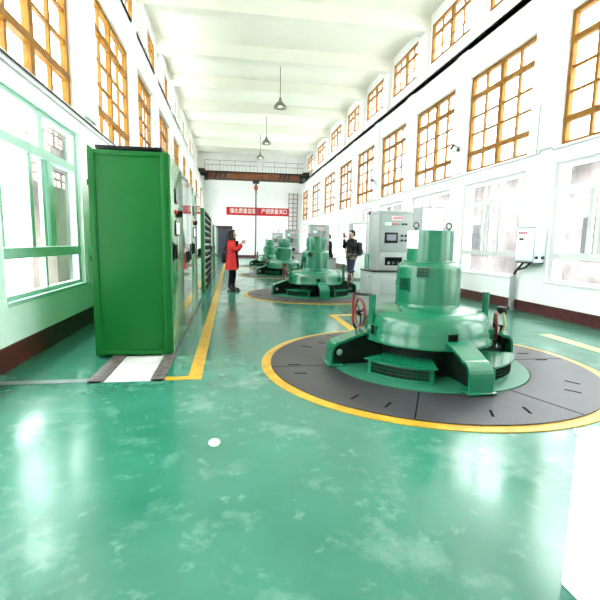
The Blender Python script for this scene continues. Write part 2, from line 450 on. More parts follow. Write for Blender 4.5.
# ------------------------------------------------------------------ floor cover rings
def cover_ring(yg, lab, first):
    root = thing('floor_cover_ring', lab, 'floor cover', (GX, yg, 0), group='checker plate floor rings')
    mb = MB(); mb.lathe([(1.06, .002), (1.06, .018), (1.70, .018), (1.70, .002)], M['ring'], 96)
    for a in (-70, -2, 62, 118, 182, 243):   # seams between the plates
        q = Matrix.Rotation(math.radians(a), 4, 'Z'); mb.box(1.075, 1.695, -.006, .006, .0175, .0192, M['void'], 0, q)
    mb.build('plate_ring', root)
    for a, r in ((180, 1.46), (192, 1.47), (147, 1.42), (134.5, 1.36), (223, 1.49), (234.5, 1.50), (8.5, 1.39), (-3.5, 1.40), (-38, 1.41), (-50, 1.43), (-82.5, 1.47), (-95, 1.49), (60, 1.42), (73, 1.42), (100, 1.42)):
        mb = MB(); q = Matrix.Rotation(math.radians(a), 4, 'Z') @ Matrix.Translation((r, 0, 0)) @ Matrix.Rotation(random.uniform(-.4, .4), 4, 'Z')
        mb.box(-.065, .065, -.011, .011, .0182, .0205, M['void'], 0, q); mb.build('lifting_slot', root)
    mb = MB(); mb.lathe([(1.70, .001), (1.70, .007), (1.80, .007), (1.80, .001)], M['yellow'], 96); mb.build('yellow_border', root)
RINGLAB = ['wide dark grey floor ring with yellow border around the nearest generator', 'dark floor ring with thin yellow border around the second generator', 'dark floor ring around the third generator from the viewer', 'dark floor ring around the farthest generator']
for i, y in enumerate(GY): cover_ring(y, RINGLAB[i], i == 0)

# ------------------------------------------------------------------ generators
def arm_curve():
    pts = [(.42, .46), (.60, .425), (.78, .375), (.92, .33), (1.00, .295)]
    for k in range(1, 7):
        a = PI/2*k/6; pts.append((1.00+.125*math.sin(a), .17+.125*math.cos(a)))
    pts.append((1.13, .03)); return pts
def make_generator():
    root = thing('hydro_generator', 'nearest and largest green vertical generator, white reflection sheet on its top cap', 'generator', (GX, GY[0], 0), group='green generators in a row')
    mb = MB(); mb.lathe([(1e-5, .002), (1.05, .002), (1.05, .024), (1.04, .028), (1e-5, .028)], M['plate'], 96); mb.build('base_plate', root)
    mb = MB(); mb.lathe([(.60, .026), (.60, .06), (.50, .08), (.50, .34), (.3, .34)], M['darkmach'], 64); mb.build('hub', root)  # hub coloured dark to stand in for the shade below the housing
    mb = MB()
    mb.lathe([(.46, .305), (.672, .295), (.685, .30), (.685, .335), (.678, .345), (.672, .42), (.655, .50), (.63, .555), (.585, .60), (.50, .628), (.40, .645), (.345, .66), (.335, .70), (.30, .70)], M['mach'], 96)
    hs = mb.build('stator_housing', root)
    for a in (-94, -166, -40, 10, 60, 120):     # dark square openings round the rim
        p = MB(); q = Matrix.Rotation(math.radians(a), 4, 'Z')
        p.box(.655, .688, -.048, .048, .375, .46, M['void'], 0, q)
        p.box(.66, .692, -.056, -.048, .367, .468, M['mach'], 0, q); p.box(.66, .692, .048, .056, .367, .468, M['mach'], 0, q)
        p.build('inspection_opening', root)
    mb = MB(); mb.lathe([(.336, .67), (.338, .70), (.336, .72), (.336, 1.04), (.330, 1.075), (.315, 1.10), (.29, 1.117), (.272, 1.122), (.27, 1.134), (.25, 1.136), (.2, 1.14)], M['mach'], 80)
    mb.build('upper_drum', root)
    mb = MB(); mb.lathe([(.25, 1.13), (.240, 1.14), (.238, 1.44), (.232, 1.452), (1e-5, 1.456)], M['mach'], 72)
    mb.build('top_cap', root)
    for a in (-12, 193):
        p = MB(); x, y = .19*math.cos(math.radians(a)), .19*math.sin(math.radians(a))
        p.cyl((x, y, 1.45), (x, y, 1.475), .016, M['mach'], 10)
        p.tube([(x+.028*math.cos(t*PI/8), y, 1.505+.03*math.sin(t*PI/8)) for t in range(16)], .008, M['rope'], 8, True)
        p.build('eye_bolt', root)
    for a, z0, z1, hw in ((-124, .975, 1.075, .062), (-160, .825, .955, .068)):
        g = MB(); q = Matrix.Rotation(math.radians(a), 4, 'Z')
        g.box(.325, .342, -hw, hw, z0, z1, M['void'], 0, q)
        n = 5
        for k in range(n+1):
            y = -hw+2*hw*k/n; e = .006 if k in (0, n) else .0028; g.box(.33, .348, y-e, y+e, z0-.006, z1+.006, M['mach'], 0, q)
        for k in range(4):
            z = z0+(z1-z0)*k/3; e = .005 if k in (0, 3) else .002; g.box(.33, .347, -hw-.006, hw+.006, z-e, z+e, M['mach'], 0, q)
        g.build('vent_grille', root)
    # four arms
    for a in (7, 90, 181, 271):
        q = Matrix.Rotation(math.radians(a), 4, 'Z'); p = MB()
        cv = arm_curve()
        web = [(x, 0, z) for x, z in cv[:-1]]+[(1.11, 0, .03), (.42, 0, .03)]
        inner = [(x, -.02, z-.015) for x, _, z in web if True]
        hole = [(1.00+.036*math.cos(-t*PI/8), -.02, .15+.036*math.sin(-t*PI/8)) for t in range(16)]
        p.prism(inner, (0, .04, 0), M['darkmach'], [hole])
        ribs = 1.0
        for (xa, za), (xb, zb) in zip(cv[:-1], cv[1:]):
            n = Vector((zb-za, 0, -(xb-xa))).normalized()*.028
            w = .115
            vs = [(xa, -w, za), (xa, w, za), (xb, w, zb), (xb, -w, zb)]
            v2 = [tuple(Vector(v)+n) for v in vs]
            p._add(vs+v2, [(0, 1, 2, 3), (7, 6, 5, 4), (0, 3, 7, 4), (1, 5, 6, 2), (0, 4, 5, 1), (3, 2, 6, 7)], M['mach'], False)
        p.box(.98, 1.16, -.135, .135, .027, .045, M['mach'], .005)
        for v in p.bm.verts: v.co = q @ Vector((v.co.x*.975, v.co.y, v.co.z))
        p.build('arm', root, sharp=50)
    # curved louvred vent boxes between the arms
    for a in (-131, -47, 47, 133):
        p = MB(); a0, a1 = math.radians(a-22), math.radians(a+22)
        n = 14
        def arc(r, z): return [(r*math.cos(a0+(a1-a0)*i/n), r*math.sin(a0+(a1-a0)*i/n), z) for i in range(n+1)]
        poly = arc(.87, .028)+arc(.55, .028)[::-1]; p.prism(poly, (0, 0, .145), M['mach'])
        b0, b1 = a0, a1; a0 -= .03; a1 += .03
        poly = arc(.90, .172)+arc(.53, .172)[::-1]; p.prism(poly, (0, 0, .014), M['mach'])
        v = p.build('vent_box', root)
        g = MB()
        m = 30
        for k in range(m):
            t = b0+(b1-b0)*(.06+.88*(k+.5)/m); q = Matrix.Rotation(t, 4, 'Z')
            for z0, z1 in ((.055, .083), (.089, .117), (.123, .15)): g.box(.866, .874, -.007, .007, z0, z1, M['void'], 0, q)
        g.build('louvre', v)
    # brake posts with handwheels
    for sx, px, py, ang, wx, wz, wr in ((-1, -.655, -.10, 2, -.73, .56, .155), (1, .765, .10, -27, .91, .39, .155)):
        p = MB(); p.cyl((px, py, .30), (px, py, .78), .036, M['mach'], 18); p.sphere((px, py, .42), .055, M['mach']); p.build('brake_post', root)
        w = MB(); q = Matrix.Translation((wx, py+(.18 if sx < 0 else 0), wz)) @ Matrix.Rotation(math.radians(ang), 4, 'Z')
        pts = [q @ Vector((0, wr*math.cos(t*2*PI/32), wr*math.sin(t*2*PI/32))) for t in range(32)]
        w.tube(pts, .013, M['red'], 8, True)
        for k in range(3):
            t = 2*PI*k/3+.5; w.tube([q @ Vector((0, 0, 0)), q @ Vector((.01, .5*wr*math.cos(t), .5*wr*math.sin(t))), q @ Vector((0, wr*math.cos(t), wr*math.sin(t)))], .010, M['black'], 6)
        w.cyl(q @ Vector((-.03, 0, 0)), q @ Vector((.03, 0, 0)), .03, M['black'], 14)
        w.build('handwheel', root)
        s = MB()
        yy = py+(.18 if sx < 0 else 0)
        s.tube([(px, py, wz), (wx, yy, wz)], .014, M['steel'], 8)
        s.build('wheel_shaft', root)
        b = MB()
        if sx < 0:
            b.tube([(px, py, .775), (px-.10, py+.05, .775), (wx-.07, yy-.02, .775), (wx-.085, yy-.02, .75)], .014, M['black'], 8)
            b.tube([(wx-.085, yy-.02, .77), (wx-.085, yy-.02, .44)], .014, M['red'], 8)
            b.tube([(wx-.085, yy-.02, .46), (wx-.04, yy, .38)], .014, M['black'], 8)
        else:
            b.tube([(wx+.02, yy, wz), (wx+.07, yy-.01, wz), (wx+.075, yy-.01, .19)], .02, M['black'], 8)
            b.box(wx+.03, wx+.10, yy-.06, yy+.05, .53, .61, M['black'], .015)
            b.tube([(wx+.05, yy-.05, .55), (wx+.08, yy-.06, .40), (wx+.06, yy-.05, .32)], .018, M['yellowworn'], 8)
            b.tube([(wx+.10, yy, .58), (wx+.15, yy, .60)], .022, M['black'], 8)
        b.build('brake_bracket', root)
    return root
gen = make_generator()
for y, lab in ((GY[1], 'second green generator, behind the nearest one and ahead of the farther pair'), (GY[2], 'third green generator in the row, partly behind the second'), (GY[3], 'farthest and smallest green generator in the row')):
    dup(gen, (GX, y, 0), lab)
mb = MB(); a0, a1 = math.radians(160), math.radians(215)  # reflection of a bright window on the cap, added as a white sheet
mb.lathe([(.2395, 1.265), (.2415, 1.265), (.2415, 1.45), (.2395, 1.45)], M['white'], 12, None, a0, a1)
nb = mb.build('cap_reflection', gen); nb['label'] = 'white window reflection put on the cap as a curved sheet'

# ------------------------------------------------------------------ control panels behind the generators
def make_panel():
    root = thing('control_panel', 'tall grey control panel behind the nearest generator, screen and row of lamps', 'control panel', (2.54, 7.5, 0), group='control panels behind the generators')
    mb = MB(); mb.box(0, 1.0, 0, .75, 0, .80, M['panel'], .006); mb.box(-.01, 1.01, -.015, .76, .80, .822, M['black'])
    low = mb.build('lower_cabinet', root)
    d = MB(); d.box(.16, .66, -.014, -.001, .40, .75, M['panel'], .004); dd = d.build('lower_door', root)
    k = MB(); k.box(.44, .55, -.030, -.015, .56, .67, M['void'], .004); k.box(.50, .53, -.034, -.015, .70, .73, M['black']); k.build('latch', dd)
    sp = MB(); sp.box(-.012, -.001, .08, .68, .24, .74, M['panel'], .003); sp.cyl((-.02, .16, .71), (-.011, .16, .71), .014, M['black'], 10); sp.build('side_panel', root)
    mb = MB(); mb.box(.15, .79, .15, .70, .823, 1.90, M['panel'], .006); mb.box(.145, .795, .145, .70, 1.85, 1.915, M['panel'], .004)
    mb.build('upper_cabinet', root)
    d = MB(); d.box(.17, .77, .136, .149, 1.17, 1.84, M['panel'], .004); d.build('upper_door', root)
    d = MB(); d.box(.17, .77, .136, .149, .84, 1.155, M['panel'], .004); d.build('meter_door', root)
    p = MB(); p.box(.37, .58, .128, .136, 1.745, 1.815, M['pinkplate'])
    np_ = p.build('name_plate', root)
    t = MB(); me = text_mesh('1#机组屏', .052); t.mesh(me, M['redtxt'], Matrix.Translation((.475, .127, 1.78)) @ ROTX); t.build('lettering', np_)
    cols = ['greenled', 'greenled', 'redbtn', 'redbtn', 'greenbtn', 'black', 'black']
    for i, c in enumerate(cols):
        b = MB(); x = .275+i*.062; b.cyl((x, .137, 1.675), (x, .118, 1.675), .019 if i > 1 else .024, M[c], 12); b.build('indicator_lamp', root)
    s = MB(); s.box(.245, .50, .124, .137, 1.33, 1.52, M['black'], .005); so = s.build('display', root)
    s = MB(); s.box(.285, .465, .120, .124, 1.375, 1.485, M['screen']); s.build('display_screen', so)
    for x, z in ((.575, 1.465), (.575, 1.38), (.65, 1.38), (.65, 1.465)):
        b = MB(); b.cyl((x, .137, z), (x, .11, z), .02, M['black'], 12); b.build('push_button', root)
    w = MB(); w.box(.27, .60, .126, .137, .92, 1.07, M['void'], .004); wo = w.build('meter_window', root)
    for x in (.34, .43, .52):
        g = MB(); g.cyl((x, .127, .965), (x, .118, .965), .026, M['steel'] if x < .4 else M['rope'], 12); g.build('meter', wo)
    return root
cp = make_panel()
for y, lab in ((13.95, 'grey control panel behind the second generator'), (20.4, 'grey control panel behind the third generator, overlapping the farthest panel'), (26.9, 'farthest grey control panel, behind the smallest generator')):
    c_ = dup(cp, (2.44, y, 0), lab); no_ = {13.95: 2, 20.4: 3}.get(y, 4)
    for ch in c_.children:
        for g in ch.children:
            if g.name.startswith('lettering'):
                t = MB(); t.mesh(text_mesh('%d#机组屏' % no_, .052), M['redtxt'], Matrix.Translation((.475, .127, 1.78)) @ ROTX)
                me = bpy.data.meshes.new('lettering'); t.bm.to_mesh(me); t.bm.free(); me.materials.append(M['redtxt']); g.data = me

# ------------------------------------------------------------------ green cabinets on the left
CX0, CX1 = -1.48, -.64
def cabinet(y0, y1, kind, label, ztop=2.24, first=False):
    root = thing('switchgear_cabinet', label, 'cabinet', (CX1, y0, 0), group='green cabinets along the left wall')
    L = y1-y0; W = CX1-CX0; zb = .021
    mb = MB(); mb.box(-W, -.02, 0, L, zb, ztop, M['cab'], .006)
    mb.build('cabinet_body', root)
    e = MB()   # end panel: raised frame round a flat sheet
    e.box(-W+.02, -W+.075, -.012, -.001, zb+.015, ztop-.01, M['cab'], .003); e.box(-.10, -.045, -.012, -.001, zb+.015, ztop-.01, M['cab'], .003)
    e.box(-W+.075, -.10, -.012, -.001, zb+.015, zb+.055, M['cab'], .003); e.box(-W+.075, -.10, -.012, -.001, ztop-.055, ztop-.01, M['cab'], .003)
    if first or kind in ('drawers', 'plain'): e.build('end_frame', root)
    else: e.bm.free()
    b = MB(); b.box(-W+.2, -.14, .02, L-.02, .005, zb, M['void']); b.build('plinth', root)
    if kind == 'instrument':
        d = MB(); d.box(-.019, 0, .012, L-.012, zb+.02, ztop-.02, M['cabdoor'], .004); dd = d.build('door', root)
        m = MB(); m.box(.001, .016, .33, .52, 1.74, 1.90, M['black'], .004); m.box(.0165, .018, .35, .50, 1.76, 1.88, M['screen']); m.build('meter', root)
        k = MB(); k.cyl((.0, .36, 1.635), (.018, .36, 1.635), .026, M['redbtn'], 14); k.cyl((.018, .36, 1.635), (.028, .36, 1.635), .016, M['redbtn'], 12); k.build('push_button', root)
        k = MB(); k.cyl((.0, .58, 1.625), (.03, .58, 1.625), .04, M['black'], 14); k.box(.03, .06, .56, .60, 1.59, 1.66, M['black'], .004); k.build('rotary_switch', root)
        s = MB(); s.box(.001, .014, .30, .66, 1.36, 1.54, M['black'], .004); s.box(.0145, .016, .335, .63, 1.38, 1.52, M['white']); s.build('relay_display', root)
        h = MB(); h.box(.001, .02, .07, .16, 1.08, 1.28, M['black'], .006); h.box(.02, .05, .095, .135, 1.10, 1.26, M['black'], .008); h.build('door_handle', root)
        e = MB()
        for z in (.35, 1.10, 1.90): e.box(-W-.016, -W, .015, .05, z-.03, z+.03, M['black'], .004)
        e.build('hinge', root)
    elif kind == 'glass':
        d = MB(); d.box(-.019, 0, .012, L-.012, zb+.02, ztop-.02, M['cabdoor'], .004); d.build('door', root)
        g = MB(); g.box(.001, .006, .06, L-.10, zb+.10, ztop-.08, M['mirror']); g.build('door_glass', root)
        h = MB(); h.box(.006, .02, .70, .84, 1.00, 1.16, M['black'], .006); h.box(.02, .05, .74, .80, 1.02, 1.14, M['black'], .008); h.build('door_handle', root)
    elif kind == 'drawers':
        n, r = 7, 12; zz0, zz1 = zb+.03, ztop-.05
        for j in range(r):
            for i in range(n):
                ya, yb = L*i/n+.015, L*(i+1)/n-.015; za = zz0+(zz1-zz0)*j/r+.008; zc = zz0+(zz1-zz0)*(j+1)/r-.008
                q = MB(); q.box(-.019, .002, ya, yb, za, zc, M['panel'], .003)
                q.box(.002, .03, ya+.03, ya+.14, za+.03, zc-.025, M['black'], .006)
                q.box(.002, .008, ya+.17, yb-.04, zc-.055, zc-.025, M['white'])
                q.cyl((.002, yb-.11, za+.055), (.05, yb-.11, za+.055), .04, M['black'], 10)
                q.build('drawer', root)
    else:
        d = MB(); d.box(-.019, 0, .012, L-.012, zb+.02, ztop-.02, M['cabdoor'], .004); d.build('door', root)
        h = MB(); h.box(.001, .03, .10, .18, .98, 1.16, M['black'], .006); h.build('door_handle', root)
    if first:
        t = MB(); t.box(-W+.07, -.09, .05, 1.0, ztop+.02, ztop+.055, M['black'], .004)
        for x in (-W+.12, -.14):
            for y in (.1, .9): t.box(x-.02, x+.02, y-.02, y+.02, ztop, ztop+.02, M['black'])
        t.build('raised_top_cover', root)
        t = MB(); t.prism([(-W-.002, .02, ztop), (-W+.05, .02, ztop), (-W-.002, .02, ztop+.05)], (0, .5, 0), M['cab']); t.build('top_bracket', root)
    return root
cabinet(4.95, 6.02, 'instrument', 'green cabinet at the near end of the row, its broad plain end facing the viewer', first=True)
cabinet(6.035, 7.38, 'glass', 'green cabinet with a mirror-like glass door, next to the nearest cabinet')
cabinet(7.395, 8.45, 'instrument', 'green cabinet with instruments on its door, third along the row')
cabinet(8.465, 9.62, 'glass', 'green cabinet with a glass door, at the far end of the first row')
cabinet(11.2, 13.9, 'drawers', 'bright green cabinet full of small drawers with black handles', 2.13)
cabinet(14.6, 16.2, 'plain', 'plain green cabinet just past the one with black handles', 2.02)
cabinet(17.4, 22.4, 'plain', 'long pale green cabinet, farthest of the cabinet row', 1.98)

# ------------------------------------------------------------------ control box on the right wall
b = thing('wall_control_box', 'pale grey-blue control box on the right wall above a thin post', 'control box', (XR-.015, 7.64, 1.01))
mb = MB(); mb.box(-.24, 0, -.27, .27, 0, .66, M['boxp'], .006); mb.box(-.255, .0, -.275, .275, .66, .672, M['boxp'], .003); mb.build('box_body', b)
mb = MB(); mb.box(-.25, -.241, -.25, .255, .03, .64, M['white'], .003); bd = mb.build('box_door', b)
mb = MB(); mb.box(-.24, -.01, -.26, .26, -.025, -.001, M['black']); mb.build('gland_plate', b)
for i in range(4):
    p = MB(); p.cyl((-.25, .17-i*.065, .56), (-.262, .17-i*.065, .56), .02, M['redtxt'], 12); p.build('indicator_lamp', b)
for i in range(2):
    p = MB(); p.cyl((-.25, .13-i*.065, .44), (-.268, .13-i*.065, .44), .02, M['black'], 12); p.build('push_button', b)
for x, z in ((.07, .355), (.07, .29)):
    p = MB(); p.box(-.252, -.2505, x-.11, x+.08, z-.018, z+.018, M['pinkplate']); p.build('label_strip', b)
for x in (-.19, -.06):
    p = MB(); p.cyl((x, -.271, .09), (x, -.295, .09), .030, M['black'], 14); p.build('cable_gland', b)
mb = MB()
mb.tube([(-.13, -.05, -.02), (-.12, .10, -.12), (-.09, .42, -.18), (-.07, .50, -.30)], .022, M['black'], 8)
mb.tube([(-.13, .16, -.02), (-.11, .30, -.12), (-.07, .50, -.26)], .022, M['black'], 8); mb.build('cable', b)
mb = MB(); mb.box(-.045, .045, -.04, .04, 0, .72, M['galv'], .006); mb.box(-.06, .06, -.08, .08, 0, .012, M['galv'])
tag(mb.build('cable_post', None, None, (XR-.095, 8.14, 0)), 'galvanised square post on the floor under the wall control box', 'post')

# other cabinets by the right wall
def locker(x, y, w, d, h, label, name='storage_cabinet'):
    r = thing(name, label, 'cabinet', (x, y, 0), group='white cabinets by the right wall')
    mb = MB(); mb.box(-w/2, w/2, 0, d, 0, h, M['panel'], .006); mb.build('cabinet_body', r)
    mb = MB(); mb.box(-w/2+.02, w/2-.02, -.015, -.001, .06, h-.03, M['white'], .004); dd = mb.build('door', r)
    mb = MB(); mb.box(w/2-.09, w/2-.06, -.03, -.0155, h*.45, h*.45+.12, M['black'], .003); mb.build('door_handle', dd)
locker(4.62, 15.3, .54, .5, 2.05, 'tall white cabinet behind the person with the backpack')
locker(4.66, 9.6, .56, .5, 2.19, 'tall white cabinet showing just above the cap of the nearest generator')
mb = MB(); mb.lathe([(.085, .42), (.085, 2.05), (.07, 2.12), (1e-5, 2.13)], M['galv'], 24); mb.lathe([(.15, 0), (.15, .08), (.11, .10), (.11, .98), (.085, 1.02)], M['mach'], 24)
mb.cyl((.0, 0, 2.1), (0, 0, 2.2), .025, M['black'], 10)
tag(mb.build('oil_column', None, None, (3.92, 12.0, 0)), 'slim grey upright cylinder with green foot beside the grey control panel', 'cylinder')

# white painted box at the right edge, near the camera
mb = MB(); mb.box(0, .55, 0, .012, 0, .60, M['white'], .003); 
r = thing('white_counter', 'white box-like counter cut off at the lower right edge', 'counter', (1.262, .82, 0))
mb = MB(); mb.box(0, .9, 0, .52, 0, .615, M['white'], .012); mb.build('counter_body', r)
mb = MB(); mb.box(-.008, .91, -.008, .528, .616, .636, M['white'], .008); mb.build('counter_top', r)

# ------------------------------------------------------------------ conduits and wall lamps
mb = MB(); mb.tube([(XR-.03, 36, 3.08), (XR-.03, 7.75, 3.08), (XR-.03, 7.74, 3.13), (XR-.03, 7.42, 3.13), (XR-.03, 7.40, 3.08), (XR-.03, -3, 3.08)], .008, M['galv'], 6)
mb.tube([(XR-.06, 7.8, 3.09), (XR-.06, 7.8, 3.95), (XR-.06, 7.78, 4.0)], .008, M['galv'], 6)
tag(mb.build('cable_conduit'), 'thin cable conduit along the right wall below the ochre windows, with one upright branch', 'conduit')
mb = MB(); mb.tube([(XL+.02, -3, 3.10), (XL+.02, 36, 3.10)], .012, M['rope'], 6)
tag(mb.build('cable_conduit'), 'dark cable along the left wall above the mint framed window', 'conduit')
mb = MB(); mb.tube([(XL+.02, -3, 3.02), (XL+.02, 36, 3.02)], .008, M['galv'], 6)
tag(mb.build('cable_conduit'), 'paler cable just beneath the dark one along the left wall', 'conduit')
def flood(x, y, z, dn, label):
    r = thing('wall_floodlight', label, 'lamp', (x, y, z), group='small floodlights on the walls')
    p = MB(); p.box(min(0, -dn*.03), max(0, -dn*.03), -.05, .05, -.06, .06, M['galv']); p.tube([(0, 0, 0), (dn*.10, 0, .03)], .015, M['galv'], 8); p.build('bracket', r)
    p = MB(); q = Matrix.Translation((dn*.14, -.02, .03)) @ Euler((0.5, -dn*.5, 0)).to_matrix().to_4x4(); p.box(-.06, .06, -.09, .09, -.07, .07, M['rope'], .015, q); h = p.build('lamp_head', r)
    p = MB(); p.box(-.05, .05, -.096, -.0905, -.055, .055, M['bone'], 0, q); p.build('lamp_lens', h)
for y, w in ((10.83, 'first'), (17.32, 'second'), (20.66, 'third'), (24.07, 'fourth'), (32.45, 'last')):
    flood(XR-.05, y, 3.77, -1, 'small floodlight between ochre windows on the right wall, %s from the viewer' % w)
flood(XL+.05, 32.3, 4.95, 1, 'small dark floodlight on the left wall below the crane')

# ------------------------------------------------------------------ pendant lamps
def pendant(y, z, label):
    r = thing('pendant_lamp', label, 'lamp', (2.0, y, z), group='pendant lamps over the hall')
    p = MB(); p.cyl((0, 0, .30), (0, 0, ZC-z-.001), .013, M['rope'], 8); p.build('rod', r)
    p = MB(); p.lathe([(.04, .30), (.05, .27), (.055, .20), (.08, .16), (.16, .08), (.25, -.03), (.28, -.11), (.272, -.11), (.24, -.03), (.15, .07), (.05, .14)], M['lamp'], 28, None, caps=False); p.build('lamp_shade', r)
    p = MB(); p.sphere((0, 0, .0), .085, M['bulb'], 16); p.build('bulb', r)
pendant(18.2, 6.80, 'grey pendant lamp hanging nearest, largest of the three'); pendant(25.0, 6.85, 'middle grey pendant lamp on a long rod'); pendant(30.0, 6.99, 'farthest grey pendant lamp, small, above the crane railing')

# ------------------------------------------------------------------ overhead crane
cr = thing('overhead_crane', 'rusty orange overhead crane spanning the hall near the end wall', 'crane', (0, 34.6, 0))
mb = MB(); xa, xb = XL+.25, XR-.25
mb.box(xa, xb, -.32, .12, 6.08, 6.56, M['crane'], .01)
for xc in (-.9, 4.0):       # black hazard stripes
    for k in range(3):
        x = xc+k*.34-.34; mb.prism([(x, -.321, 6.10), (x+.16, -.321, 6.10), (x+.34, -.321, 6.54), (x+.18, -.321, 6.54)], (0, -.006, 0), M['cranedark'])
mb.build('bridge_girder', cr)
mb = MB(); mb.box(xa, xb, -.55, 1.0, 6.57, 6.61, M['cranedark']); mb.box(xa, xb, -.35, .15, 6.02, 6.075, M['cranedark']); mb.build('walkway', cr)
for x, s in ((XL-.08, 1), (XR+.08, -1)):
    p = MB(); x0, x1 = sorted((x-s*.05, x+s*.42)); p.box(x0, x1, -.9, .9, 6.40, 6.70, M['cranedark'], .02)
    for yy in (-.7, .7): p.cyl((x-.05, yy, 6.47), (x+.05, yy, 6.47), .085, M['cranedark'], 16)
    x0, x1 = sorted((x+s*.32, x+s*.62)); p.box(x0, x1, -.4, .3, 6.0, 6.5, M['cranedark'], .02)
    p.build('end_carriage', cr)
for a, bb in ((xa+.05, 2.05), (2.45, xb-.05)):
    p = MB(); n = 14
    for z in (7.05, 7.38): p.tube([(a, -.52, z), (bb, -.52, z)], .014, M['rope'], 6)
    for k in range(n+1): x = a+(bb-a)*k/n; p.tube([(x, -.52, 6.60), (x, -.52, 7.38 if k % 4 == 0 else 7.05)], .013 if k % 4 == 0 else .007, M['rope'], 6)
    p.build('railing', cr)
mb = MB(); mb.box(1.72, 2.22, -.28, .08, 5.82, 6.02, M['cranedark'], .02); mb.cyl((1.97, -.1, 5.55), (1.97, -.1, 5.85), .05, M['cranedark'], 12); mb.build('trolley', cr)
mb = MB(); mb.sphere((1.97, -.1, 5.50), .17, M['hook'], 16, (1, .7, 1.25)); mb.box(1.83, 2.11, -.16, -.04, 5.42, 5.60, M['hook'], .02)
mb.tube([(1.97, -.1, 5.30), (1.97, -.1, 5.20), (2.03, -.1, 5.13), (1.97, -.1, 5.07), (1.91, -.1, 5.12)], .02, M['rope'], 8); mb.build('hook_block', cr)
mb = MB(); mb.tube([(1.94, -.2, 5.85), (1.93, -.2, 2.0), (1.92, -.2, .35)], .035, M['rope'], 8); mb.tube([(2.02, -.2, 5.85), (2.00, -.2, 2.0), (1.96, -.2, .5)], .018, M['rope'], 8)
mb.box(1.87, 1.98, -.25, -.15, .12, .38, M['black'], .02); mb.build('hoist_cable', cr)

# banner
bn = thing('slogan_banner', 'long red banner with white characters on the end wall', 'banner', (2.28, YF-.005, 3.53))
mb = MB(); n = 40; x0, x1 = -2.62, 2.62
vs = []; 
for k in range(n+1):
    x = x0+(x1-x0)*k/n; y = -.02-.008*math.sin(k*1.1); dz = -.01*math.sin(PI*k/n)
    vs += [(x, y, dz), (x, y, .66+dz), (x, y+.006, .66+dz), (x, y+.006, dz)]
fs = []
for k in range(n):
    a = 4*k
    for j in range(4): fs.append((a+j, a+(j+1) % 4, a+4+(j+1) % 4, a+4+j))
fs += [(0, 1, 2, 3), (4*n+3, 4*n+2, 4*n+1, 4*n)]
mb._add(vs, fs, M['banner'], True); mb.build('banner_cloth', bn)
for body, xc in (('强化质量监督', -1.24), ('严把质量关口', 1.38)):
    me = text_mesh(body, .44)
    xs = [v.co.x for v in me.vertices]
    sc = 2.16/max(.1, max(xs)-min(xs))
    t = MB(); t.mesh(me, M['bone'], Matrix.Translation((xc, -.036, .33)) @ ROTX @ Matrix.Diagonal((sc, 1.0, 1, 1))); t.build('slogan_lettering', bn)

# ladder
ld = thing('wall_ladder', 'dark red steel ladder fixed to the end wall beside the banner', 'ladder', (5.24, YF-.12, 0))
for x in (-.36, 0, .36):
    p = MB(); p.box(x-.025, x+.025, -.02, .02, 1.9, 5.45, M['rusty']); p.build('rail', ld)
for k in range(10):
    p = MB(); z = 2.05+k*.365; p.cyl((-.36, 0, z), (.36, 0, z), .022, M['rusty'], 8); p.build('rung', ld)
p = MB()
for z in (2.0, 5.4):
    for x in (-.36, .36): p.box(x-.02, x+.02, 0, .115, z-.02, z+.02, M['rusty'])
p.build('wall_bracket', ld)
mb = MB(); mb.lathe([(.07, 0), (.07, 2.25), (.05, 2.28), (1e-5, 2.28)], M['galv'], 16)
tag(mb.build('standpipe', None, None, (3.45, 31.5, 0)), 'slim grey standpipe rising behind the farthest control panel', 'pipe')

# ------------------------------------------------------------------ people
def skin(verts, edges, root, sub=2):
    """verts: list of (x,y,z,rx,ry); grows a limb surface along the edges"""
    me = bpy.data.meshes.new('skel'); me.from_pydata([v[:3] for v in verts], edges, []); me.update()
    o = bpy.data.objects.new('skel', me); C.objects.link(o)
    md = o.modifiers.new('s', 'SKIN'); md.use_smooth_shade = True
    lay = me.skin_vertices[0] if me.skin_vertices else None
    if lay is None:
        bm = bmesh.new(); bm.from_mesh(me); bm.verts.layers.skin.verify(); bm.to_mesh(me); bm.free(); lay = me.skin_vertices[0]
    for i, v in enumerate(verts):
        lay.data[i].radius = (v[3], v[4] if len(v) > 4 else v[3]); lay.data[i].use_root = (i == root)
    s2 = o.modifiers.new('u', 'SUBSURF'); s2.levels = sub; s2.render_levels = sub
    dg = bpy.context.evaluated_depsgraph_get(); dg.update()
    out = bpy.data.meshes.new_from_object(o.evaluated_get(dg))
    bpy.data.objects.remove(o); bpy.data.meshes.remove(me)
    return out
def ellipse_stack(mb, rings, m, seg=20):
    """rings: (cx,cy,z,rx,ry)"""
    vs, fs = [], []
    for cx, cy, z, rx, ry in rings:
        for i in range(seg): a = 2*PI*i/seg; vs.append((cx+rx*math.cos(a), cy+ry*math.sin(a), z))
    for j in range(len(rings)-1):
        for i in range(seg): i2 = (i+1) % seg; fs.append((j*seg+i, j*seg+i2, (j+1)*seg+i2, (j+1)*seg+i))
    fs.append(tuple(range(seg-1, -1, -1))); fs.append(tuple((len(rings)-1)*seg+i for i in range(seg)))
    mb._add(vs, fs, m, True)
